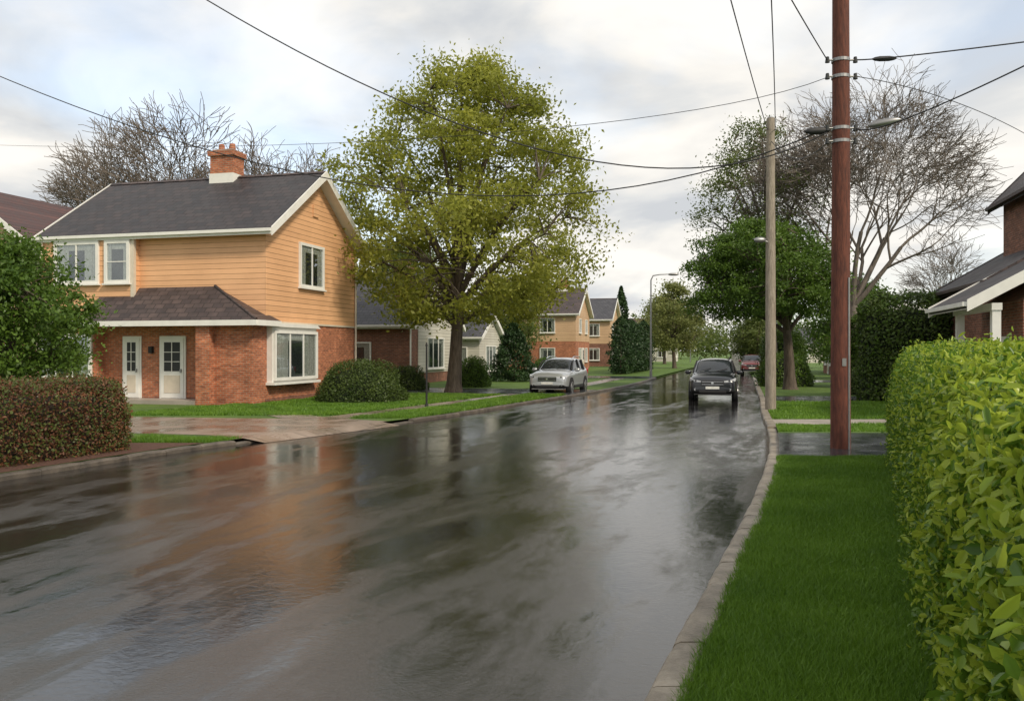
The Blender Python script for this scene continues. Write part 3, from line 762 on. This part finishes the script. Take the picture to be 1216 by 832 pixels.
def arc_table(w_, h_, k=.38, n=400):
    a = np.linspace(0, np.pi, n); o = w_/2*np.sign(np.cos(a))*np.abs(np.cos(a))**k; z = h_*np.abs(np.sin(a))**k
    s = np.concatenate([[0], np.cumsum(np.hypot(np.diff(o), np.diff(z)))])
    return a, o, z, s
def hedge(name, path, wd, ht, dens, ls, mats, core, fancy=False, jit=.05, bumpy=.06, hf=None, densf=None, sizef=None, accf=None, bumpf=None):
    e = empty(name); P = np.array(path, float); seg = np.hypot(*np.diff(P, axis=0).T); cs = np.concatenate([[0], np.cumsum(seg)]); Lt = cs[-1]
    a, o, z, s = arc_table(wd, ht)
    area = Lt*s[-1]; n = int(area*dens*1.25)
    d = rng.random(n)*Lt
    cap = rng.random(n) < min(.3, wd/Lt*.6); d[cap] = np.where(rng.random(cap.sum()) < .5, rng.random(cap.sum())**2*wd*.5, Lt-rng.random(cap.sum())**2*wd*.5)
    if densf is not None:
        keep = rng.random(n) < densf(np.interp(d, cs, P[:, 1])); d = d[keep]; n = len(d)
    q = rng.random(n)*s[-1]; oo = np.interp(q, s, o); zz = np.interp(q, s, z)
    nn = np.stack([oo/(wd/2), np.maximum(0, (zz/ht)-.5)*2], 1); nn /= np.linalg.norm(nn, axis=1)[:, None]+1e-9
    de = np.minimum(d, Lt-d); t = np.clip(de/(wd*.5), 0, 1); ef = np.sqrt(np.clip(1-(1-t)**2.2, 0, 1))
    x = np.interp(d, cs, P[:, 0]); y = np.interp(d, cs, P[:, 1])
    k = np.clip(np.searchsorted(cs, d)-1, 0, len(seg)-1); dir_ = np.diff(P, axis=0)[k]/seg[k][:, None]
    px, py = dir_[:, 1], -dir_[:, 0]
    hs = np.ones(n) if hf is None else hf(y)
    bp = bumpy if bumpf is None else bumpf(y)
    nb = np.array([mnoise.noise((float(A)*1.5, float(B)*1.5, float(C)*1.8)) for A, B, C in zip(x+oo*.5, y, zz)])
    nb2 = np.array([mnoise.noise((float(A)*5, float(B)*5, float(C)*5)) for A, B, C in zip(x+oo, y, zz)])
    r = 1+bp*nb*1.6+bp*.8*nb2; dd = jit*(rng.normal(size=n)+.6*(rng.random(n) < .12)*rng.random(n)*3)
    ox = oo*ef*r+nn[:, 0]*dd; zq = .1+zz*hs*(.8+.2*ef)*(1+bp*.5*nb+bp*.25*nb2)+nn[:, 1]*dd
    C = np.stack([x+px*ox, y+py*ox, zq], 1)
    N = np.stack([px*nn[:, 0], py*nn[:, 0], nn[:, 1]+.15], 1)
    S_ = np.full(n, ls) if sizef is None else sizef(y)
    f0 = mats[0][1] if accf is None else 1-accf(y)*(.55+.9*np.clip(zz/ht, 0, 1))*(1+.9*nb2)
    sel = rng.random(n) < f0
    leaves('foliage', C[sel], S_[sel], mats[0][0], e, N[sel], fancy)
    if (~sel).any(): leaves('foliage_accent', C[~sel]+N[~sel]*jit*.7, S_[~sel], mats[1][0], e, N[~sel], fancy)
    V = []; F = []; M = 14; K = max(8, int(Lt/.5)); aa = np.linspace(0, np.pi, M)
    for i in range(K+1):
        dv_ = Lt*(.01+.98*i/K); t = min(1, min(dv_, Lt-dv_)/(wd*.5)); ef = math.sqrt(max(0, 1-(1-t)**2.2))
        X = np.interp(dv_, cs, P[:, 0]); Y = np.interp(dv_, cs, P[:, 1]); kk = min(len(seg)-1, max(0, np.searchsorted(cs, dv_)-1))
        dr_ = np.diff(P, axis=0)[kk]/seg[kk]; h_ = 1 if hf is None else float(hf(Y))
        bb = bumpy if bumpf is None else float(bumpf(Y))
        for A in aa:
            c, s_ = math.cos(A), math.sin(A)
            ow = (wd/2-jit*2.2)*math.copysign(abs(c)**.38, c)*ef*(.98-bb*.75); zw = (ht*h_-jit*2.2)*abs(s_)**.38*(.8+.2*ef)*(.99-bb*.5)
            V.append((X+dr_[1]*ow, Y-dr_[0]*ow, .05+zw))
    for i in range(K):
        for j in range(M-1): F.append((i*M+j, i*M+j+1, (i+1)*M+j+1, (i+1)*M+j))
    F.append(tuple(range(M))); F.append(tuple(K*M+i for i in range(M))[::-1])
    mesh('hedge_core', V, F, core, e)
    return e
pth = [(HX(y)+.78, y) for y in (.6, 3, 5, 7, 9, 11, 13, 14.9)]
hedge('privet_hedge', pth, 1.5, 1.90, 2300, .052, [(f_hedge, .72), (f_hedge_y, .28)], m_core, True, .05, .07,
      hf=lambda y: np.interp(y, [0, 2.5, 4, 6, 10, 15], [.885, .90, .93, .955, .97, .99]), densf=lambda y: np.interp(y, [0, 4, 7, 15], [.85, .85, .95, .6]),
      sizef=lambda y: np.interp(y, [0, 4.2, 6.5, 15], [.064, .060, .047, .05]), accf=lambda y: np.interp(y, [0, 4.5, 7, 15], [.38, .32, .16, .10]),
      bumpf=lambda y: np.interp(y, [0, 4.5, 7, 15], [.14, .13, .07, .05]))
pl = [(float(XL(y))-1.75, y) for y in (4, 8, 11, 13, 15, 16.9)]
hedge('berberis_hedge', pl, 1.9, 1.28, 1500, .06, [(f_red, .62), (f_redg, .38)], m_core_r, False, .06, .08)
hedge('laurel_hedge', [(13.0, 31.5), (16.4, 31.2)], 2.4, 3.9, 420, .13, [(f_box, .8), (f_dark, .2)], m_core, False, .1, .12)
hedge('laurel_hedge', [(17.0, 43), (26, 42)], 2.4, 3.6, 200, .18, [(f_box, .6), (f_dark, .4)], m_core, False, .12, .12)
hedge('laurel_hedge', [(16.2, 50), (16.9, 53)], 2.2, 2.9, 260, .16, [(f_dark, .7), (f_box, .3)], m_core, False, .12, .12)
hedge('laurel_hedge', [(19.6, 60), (22, 68)], 2.0, 2.2, 200, .18, [(f_box, .6), (f_dark, .4)], m_core, False, .12, .12)
hedge('laurel_hedge', [(25.5, 84), (31, 104)], 2.0, 2.4, 130, .25, [(f_box, .6), (f_dark, .4)], m_core, False, .14, .14)

def bush(name, c, rx, ry, h, n, ls, mat, bump_=.08):
    e = empty(name, (c[0], c[1], .08)); u = rng.random(n); ang = rng.random(n)*2*np.pi
    zz = u; rr = np.sqrt(np.clip(1-zz**2.4, 0, 1)); 
    lob = 1+bump_*np.array([mnoise.noise((math.cos(A)*2, math.sin(A)*2, Z*3)) for A, Z in zip(ang, zz)])*2
    k = rng.uniform(.88, 1.03, n)*lob
    P = np.stack([np.cos(ang)*rr*rx*k, np.sin(ang)*rr*ry*k, zz*h*k], 1)
    N = np.stack([np.cos(ang)*rr, np.sin(ang)*rr, zz], 1)
    leaves('foliage', P, np.full(n, ls), mat, e, N)
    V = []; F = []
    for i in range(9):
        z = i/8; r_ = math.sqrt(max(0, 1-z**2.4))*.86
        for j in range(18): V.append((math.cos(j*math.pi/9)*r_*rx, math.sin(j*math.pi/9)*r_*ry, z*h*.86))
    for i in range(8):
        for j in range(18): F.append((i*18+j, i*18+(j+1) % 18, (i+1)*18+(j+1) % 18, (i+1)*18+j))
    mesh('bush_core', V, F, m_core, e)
    return e
bush('round_bush', (-5.55, 31.0), 1.62, 1.3, 1.52, 16000, .075, f_box)
bush('round_bush', (-2.0, 44.0), .85, .8, 1.55, 6000, .09, f_dark)
bush('round_bush', (-5.1, 41.0), 1.0, .8, 1.15, 5000, .09, f_box)
bush('round_bush', (2.6, 60.0), 1.3, 1.0, 1.4, 4000, .12, f_dark)
bush('round_bush', (14.6, 45.0), 1.5, 1.2, 1.8, 5000, .12, f_dark)
bush('round_bush', (15.3, 36.5), 1.0, 1.0, 1.2, 3500, .1, f_box)

Ps = []
for i in range(80):
    x = -90+i*3.6+random.uniform(-2, 2); y = 190+random.uniform(-15, 40); h = random.uniform(7, 12); r_ = random.uniform(3.5, 6)
    if 48 < x < 62: y = 228
    n = 700; v = rng.normal(size=(n, 3)); v /= np.linalg.norm(v, axis=1)[:, None]; v *= (rng.random(n)**.35)[:, None]
    Ps.append(np.stack([x+v[:, 0]*r_, y+v[:, 1]*r_, h*.5+v[:, 2]*h*.5], 1))
Ps = np.concatenate(Ps); leaves('distant_trees', Ps, np.full(len(Ps), .8), f_mid)

# ------------------------------------------------------------------ utility poles & wires
P1 = empty('utility_pole', (6.38, 16.35, 0))
tb = Tubes(); tb.add([(0, 0, -.1), (0, 0, 3), (.01, 0, 6), (0, 0, 10.4)], [.19, .175, .165, .15], 20); o = tb.obj('pole_shaft', m_pole_r, P1)
for z in (7.62, 7.3, 6.3, 6.05): 
    cyl(P1, 'steel_band', (0, 0, z-.03), (0, 0, z+.03), .172, .172, m_metal, 20)
    cyl(P1, 'bracket_bolt', (-.27, -.04, z), (.27, -.04, z), .018, .018, m_metal, 8)
    for s in (-1, 1): cyl(P1, 'insulator', (s*.27, -.04, z-.05), (s*.27, -.04, z+.06), .045, .03, m_dark, 10)
tb = Tubes(); tb.add([(.1, -.16, .1), (.1, -.155, 3.4)], .022, 8); tb.obj('conduit', m_metal, P1)
box(P1, 'number_plate', -.04, .04, -.19, -.182, 1.7, 1.85, m_metal)
def pod(p, name, c, L, d, mat, r=.07):
    t = Tubes(); c = Vector(c); d = Vector(d).normalized()
    t.add([c+d*(L*(k-.5)) for k in (0, .1, .3, .7, .9, 1)], [.015, r*.7, r, r, r*.7, .015], 10); t.obj(name, mat, p)
pod(P1, 'cable_closure', (-.45, 0, 6.26), .5, (1, 0, .05), m_wire)
pod(P1, 'cable_closure', (.85, 0, 6.42), .6, (1, -.3, .14), m_metal, .075)
pod(P1, 'cable_closure', (.85, 0, 7.66), .45, (1, -.1, 0), m_wire, .05)

P2 = empty('utility_pole', (8.2, 26.7, 0))
tb = Tubes(); tb.add([(0, 0, -.1), (0, 0, 4), (0, 0, 9.35)], [.17, .155, .125], 16); tb.obj('pole_shaft', m_pole_g, P2)
cyl(P2, 'pole_cap', (0, 0, 9.352), (0, 0, 9.38), .12, .1, m_metal)
for z in (9.0, 8.6, 8.1): cyl(P2, 'bracket_bolt', (-.22, -.02, z), (.22, -.02, z), .018, .018, m_metal, 8)
cyl(P2, 'lamp_arm', (0, -.05, 5.4), (-.42, -.15, 5.5), .025, .02, m_metal, 8)
pod(P2, 'lamp_head', (-.38, -.15, 5.48), .4, (1, .1, .02), m_metal, .09)

wires = Tubes()
def wire(p0, pm, p1, r=.017, n=28):
    p0, pm, p1 = Vector(p0), Vector(pm), Vector(p1)
    c = pm*2-(p0+p1)*.5
    wires.add(bezier(p0, c, p1, n), r, 5)
wire((6.1, 16.3, 6.3), (-3.0, 20.5, 5.95), (-16.2, 24, 10.5), .014)
wire((6.1, 16.3, 6.22), (.2, 17, 6.15), (-8.6, 18, 10.8), .014)
wire((6.1, 16.3, 7.28), (-4.0, 23, 7.7), (-26, 40, 11.8), .007)
wire((6.65, 16.3, 7.66), (8.2, 15.7, 7.58), (14, 13.5, 7.7), .014)
wire((6.65, 16.3, 6.3), (8.0, 14.4, 6.5), (11.5, 10, 8.2), .014)
wire((6.65, 16.3, 7.3), (10, 18, 7.1), (16, 24.5, 7.6), .008)
wire((8.1, 26.7, 9.0), (2.3, 11, 8.7), (-4, -6, 9.4), .013)
wire((8.35, 26.7, 9.0), (3.3, 11, 8.6), (-2.4, -6, 9.4), .013)
wire((6.1, 16.3, 7.62), (.8, 6.8, 7.5), (-4.6, -3, 7.9), .011)
wire((8.2, 26.6, 8.6), (7.3, 21.5, 6.9), (6.38, 16.5, 6.3), .012)
wire((8.2, 26.7, 8.6), (13, 45, 7.9), (20, 70, 8.4), .012)
wires.obj('power_lines', m_wire)

def street_lamp(loc, h, arm, rot=0):
    e = empty('street_lamp', (loc[0], loc[1], 0), rot); t = Tubes()
    t.add([(0, 0, 0), (0, 0, .8), (0, 0, h-.4), (.15, 0, h-.08), (.6, 0, h), (arm, 0, h+.03)], [.11, .08, .05, .045, .035, .03], 8); t.obj('lamp_post', m_metal, e)
    pod(e, 'lamp_head', (arm+.3, 0, h+.02), .8, (1, 0, 0), m_metal, .1)
street_lamp((9.9, 60), 7.4, 1.3)
street_lamp((28.6, 135), 8, 1.4)
sp_ = empty('marker_post', (-2.9, 28.6, 0))
cyl(sp_, 'post', (0, 0, 0), (0, 0, 2.15), .035, .03, m_black, 10)
cyl(sp_, 'finial', (0, 0, 2.15), (0, 0, 2.27), .05, .02, m_black, 10)
cyl(sp_, 'base', (0, 0, .09), (0, 0, .2), .07, .05, m_black, 10)

# ------------------------------------------------------------------ vehicles
def paint(name, col, metal=.3):
    t = NT(name); n = t.noise(t.coord(), 90, 2)
    t.set(Base_Color=t.mix(n, tuple(x*.92 for x in col), tuple(min(1, x*1.06) for x in col)), Metallic=metal, Roughness=.28, Coat_Weight=.8)
    t.b.inputs['Coat Roughness'].default_value = .04; return t.mat
m_silver = paint('silver_paint', (.46, .48, .50), .5); m_navy = paint('dark_paint', (.014, .016, .022), .2); m_redp = paint('maroon_paint', (.16, .02, .02), .2)
def gl(name, col, r):
    t = NT(name); n = t.noise(t.coord(), 5, 2); t.set(Base_Color=t.mix(n, col, tuple(x*1.3 for x in col)), Roughness=r); return t.mat
m_cglass = gl('car_glass', (.02, .024, .028), .03)
m_lamp = gl('headlamp_lens', (.45, .47, .50), .08); m_chrome = simple('chrome', (.6, .6, .62), .12, 1.); m_tail = gl('tail_lens', (.35, .01, .01), .1)
m_rim = simple('alloy_rim', (.42, .42, .43), .3, .8); m_plate = simple('plate_white', (.7, .7, .66), .5)
def suv(name, loc, heading, pm):
    e = empty(name, (loc[0], loc[1], .0), heading)
    # station: x, zbottom, half width, belt z, top z, top half width(cabin)
    S = [(2.30, .40, .70, .66, .76, 0), (2.26, .30, .82, .80, .90, 0), (2.08, .27, .89, .90, 1.00, 0), (1.75, .26, .915, .96, 1.06, 0), (1.2, .26, .925, 1.0, 1.11, 0), (.95, .26, .93, 1.02, 1.14, 0),
         (.55, .26, .93, 1.03, 1.41, .70), (.15, .26, .93, 1.04, 1.60, .66), (-.45, .26, .93, 1.05, 1.675, .66), (-1.3, .26, .93, 1.07, 1.66, .65), (-1.85, .27, .925, 1.09, 1.59, .62),
         (-2.08, .28, .91, 1.09, 1.38, .68), (-2.22, .30, .89, 1.03, 1.12, 0), (-2.30, .38, .82, .80, .92, 0)]
    V = []; 
    for (x, zb, wd, zt, zr, wr) in S:
        if wr: half = [(0, zb), (wd*.84, zb), (wd*.98, zb+.14), (wd, (zb+zt)/2), (wd*.965, zt-.02), (wd*.90, zt+.03), (wr+.035, zr-.10), (wr-.08, zr-.015), (0, zr+.015)]
        else: half = [(0, zb), (wd*.84, zb), (wd*.98, zb+.12), (wd, (zb+zt)/2), (wd*.965, zt-.04), (wd*.90, zt+.01), (wd*.78, zr-.03), (wd*.5, zr), (0, zr+.015)]
        V += [(x, -y, z) for y, z in half[::-1]]+[(x, y, z) for y, z in half[1:]]
    K = 17; F = []; MI = []; ns = len(S)
    for i in range(ns-1):
        for j in range(K-1):
            a, b = i*K+j, i*K+j+1
            F.append((a, b, b+K, a+K))
            jj = j if j < 8 else 15-j     # 0 = roof centre, 2 = side window band
            m = 0
            if jj == 2 and 5 <= i <= 10: m = 1
            if jj in (0, 1) and i in (5, 6): m = 1
            if jj in (0, 1) and i in (10, 11): m = 1
            if jj >= 6: m = 2
            MI.append(m)
    F.append(tuple(range(K-1))); MI.append(0); F.append(tuple((ns-1)*K+i for i in range(K-1))[::-1]); MI.append(0)
    o = mesh('body', V, F, [pm, m_cglass, m_black], e, True)
    o.data.polygons.foreach_set('material_index', MI)
    bm = bmesh.new(); bm.from_mesh(o.data); bmesh.ops.remove_doubles(bm, verts=bm.verts, dist=.0005); bmesh.ops.recalc_face_normals(bm, faces=bm.faces)
    cl_ = bm.edges.layers.float.get('crease_edge') or bm.edges.layers.float.new('crease_edge')
    for ed in bm.edges:
        ms = {f.material_index for f in ed.link_faces}
        if len(ms) > 1: ed[cl_] = .75
    bm.to_mesh(o.data); bm.free()
    sb = o.modifiers.new('s', 'SUBSURF'); sb.levels = 2; sb.render_levels = 2
    for s in (-1, 1):
        t = Tubes(); t.add([(.98, s*.80, 1.09), (.55, s*.745, 1.40), (.18, s*.70, 1.55)], .032, 6)
        t.add([(-.42, s*.885, 1.07), (-.45, s*.715, 1.58)], .035, 6); t.add([(-1.3, s*.885, 1.08), (-1.42, s*.705, 1.56)], .04, 6); t.obj('window_pillars', m_black, e)
        t = Tubes(); t.add([(.1, s*.62, 1.62), (-.4, s*.61, 1.71), (-1.4, s*.60, 1.70), (-1.75, s*.59, 1.64)], .02, 6); t.obj('roof_rail', m_chrome if pm != m_navy else m_black, e)
        pod(e, 'door_mirror', (.72, s*1.02, 1.11), .26, (.1, 1, .05), pm, .09)
        for x in (-.05, -1.0): box(e, 'door_handle', x-.1, x+.1, min(s*.925, s*.955), max(s*.925, s*.955), .9, .93, pm)
        box(e, 'side_cladding', -.85, .85, min(s*.90, s*.945), max(s*.90, s*.945), .28, .42, m_black, .02)
        for x in (1.42, -1.38):
            cyl(e, 'wheel_arch', (x, s*.80, .37), (x, s*.942, .37), .425, .415, m_black, 28)
            cyl(e, 'tyre', (x, s*.72, .345), (x, s*.955, .345), .345, .335, m_black, 28)
            cyl(e, 'rim', (x, s*.94, .345), (x, s*.963, .345), .245, .235, m_rim, 24)
            for k in range(5):
                a = k*2*math.pi/5+.6; ca, sa = math.cos(a), math.sin(a)
                cyl(e, 'rim_gap', (x+ca*.15, s*.95, .345+sa*.15), (x+ca*.15, s*.966, .345+sa*.15), .045, .045, m_black, 8)
            cyl(e, 'hub', (x, s*.95, .345), (x, s*.972, .345), .05, .045, m_rim, 12)
        V = [(2.29, s*.44, .755), (2.23, s*.70, .765), (2.06, s*.87, .80), (1.86, s*.905, .87), (2.29, s*.44, .805), (2.22, s*.70, .85), (2.06, s*.86, .90), (1.86, s*.895, .92),
             (2.15, s*.45, .75), (2.1, s*.68, .76), (1.95, s*.83, .80), (1.82, s*.85, .87), (2.15, s*.45, .82), (2.05, s*.68, .87), (1.95, s*.80, .91), (1.82, s*.85, .92)]
        V = [(x+.035, y, z) for x, y, z in V[:8]]+V[8:]
        Fh = [(i, i+1, i+5, i+4) for i in range(3)]+[(4+i, 5+i, 13+i, 12+i) for i in range(3)]+[(i, i+8, i+9, i+1) for i in range(3)]+[(0, 4, 12, 8), (3, 11, 15, 7)]
        mesh('headlamp', V, Fh, m_lamp, e)
        cyl(e, 'headlamp_reflector', (2.24, s*.64, .81), (2.29, s*.64, .81), .035, .035, m_dark, 12)
        cyl(e, 'fog_lamp', (2.2, s*.66, .47), (2.29, s*.66, .47), .045, .045, m_lamp, 12)
        box(e, 'fog_surround', 2.1, 2.262, min(s*.56, s*.78), max(s*.56, s*.78), .40, .54, m_black, .02)
        box(e, 'tail_lamp', -2.27, -2.05, min(s*.70, s*.89), max(s*.70, s*.89), .86, 1.12, m_tail, .03)
    box(e, 'grille', 2.1, 2.325, -.43, .43, .62, .82, m_black, .03)
    for z in (.67, .77): box(e, 'grille_bar', 2.3, 2.335, -.41, .41, z-.009, z+.009, m_chrome)
    box(e, 'grille_badge', 2.31, 2.35, -.05, .05, .68, .76, m_chrome, .01)
    box(e, 'lower_intake', 2.1, 2.32, -.52, .52, .33, .44, m_black, .02)
    box(e, 'bumper_lip', 2.05, 2.30, -.72, .72, .25, .30, m_metal if pm != m_navy else m_black, .02)
    box(e, 'licence_plate', 2.3, 2.335, -.26, .26, .49, .59, m_plate)
    box(e, 'rear_plate', -2.34, -2.29, -.26, .26, .7, .82, m_plate)
    t = Tubes(); t.add([(.98, -.6, 1.145), (.80, -.1, 1.28)], .012, 5); t.add([(.98, .1, 1.155), (.80, .55, 1.26)], .012, 5); t.obj('wipers', m_black, e)
    return e
suv('silver_suv', (2.25, 39.8), math.atan2(-.955, -.30), m_silver)
suv('dark_suv', (8.45, 35.2), math.atan2(-.965, -.26), m_navy)
suv('maroon_suv', (20.7, 72.5), math.atan2(-.96, -.29), m_redp)
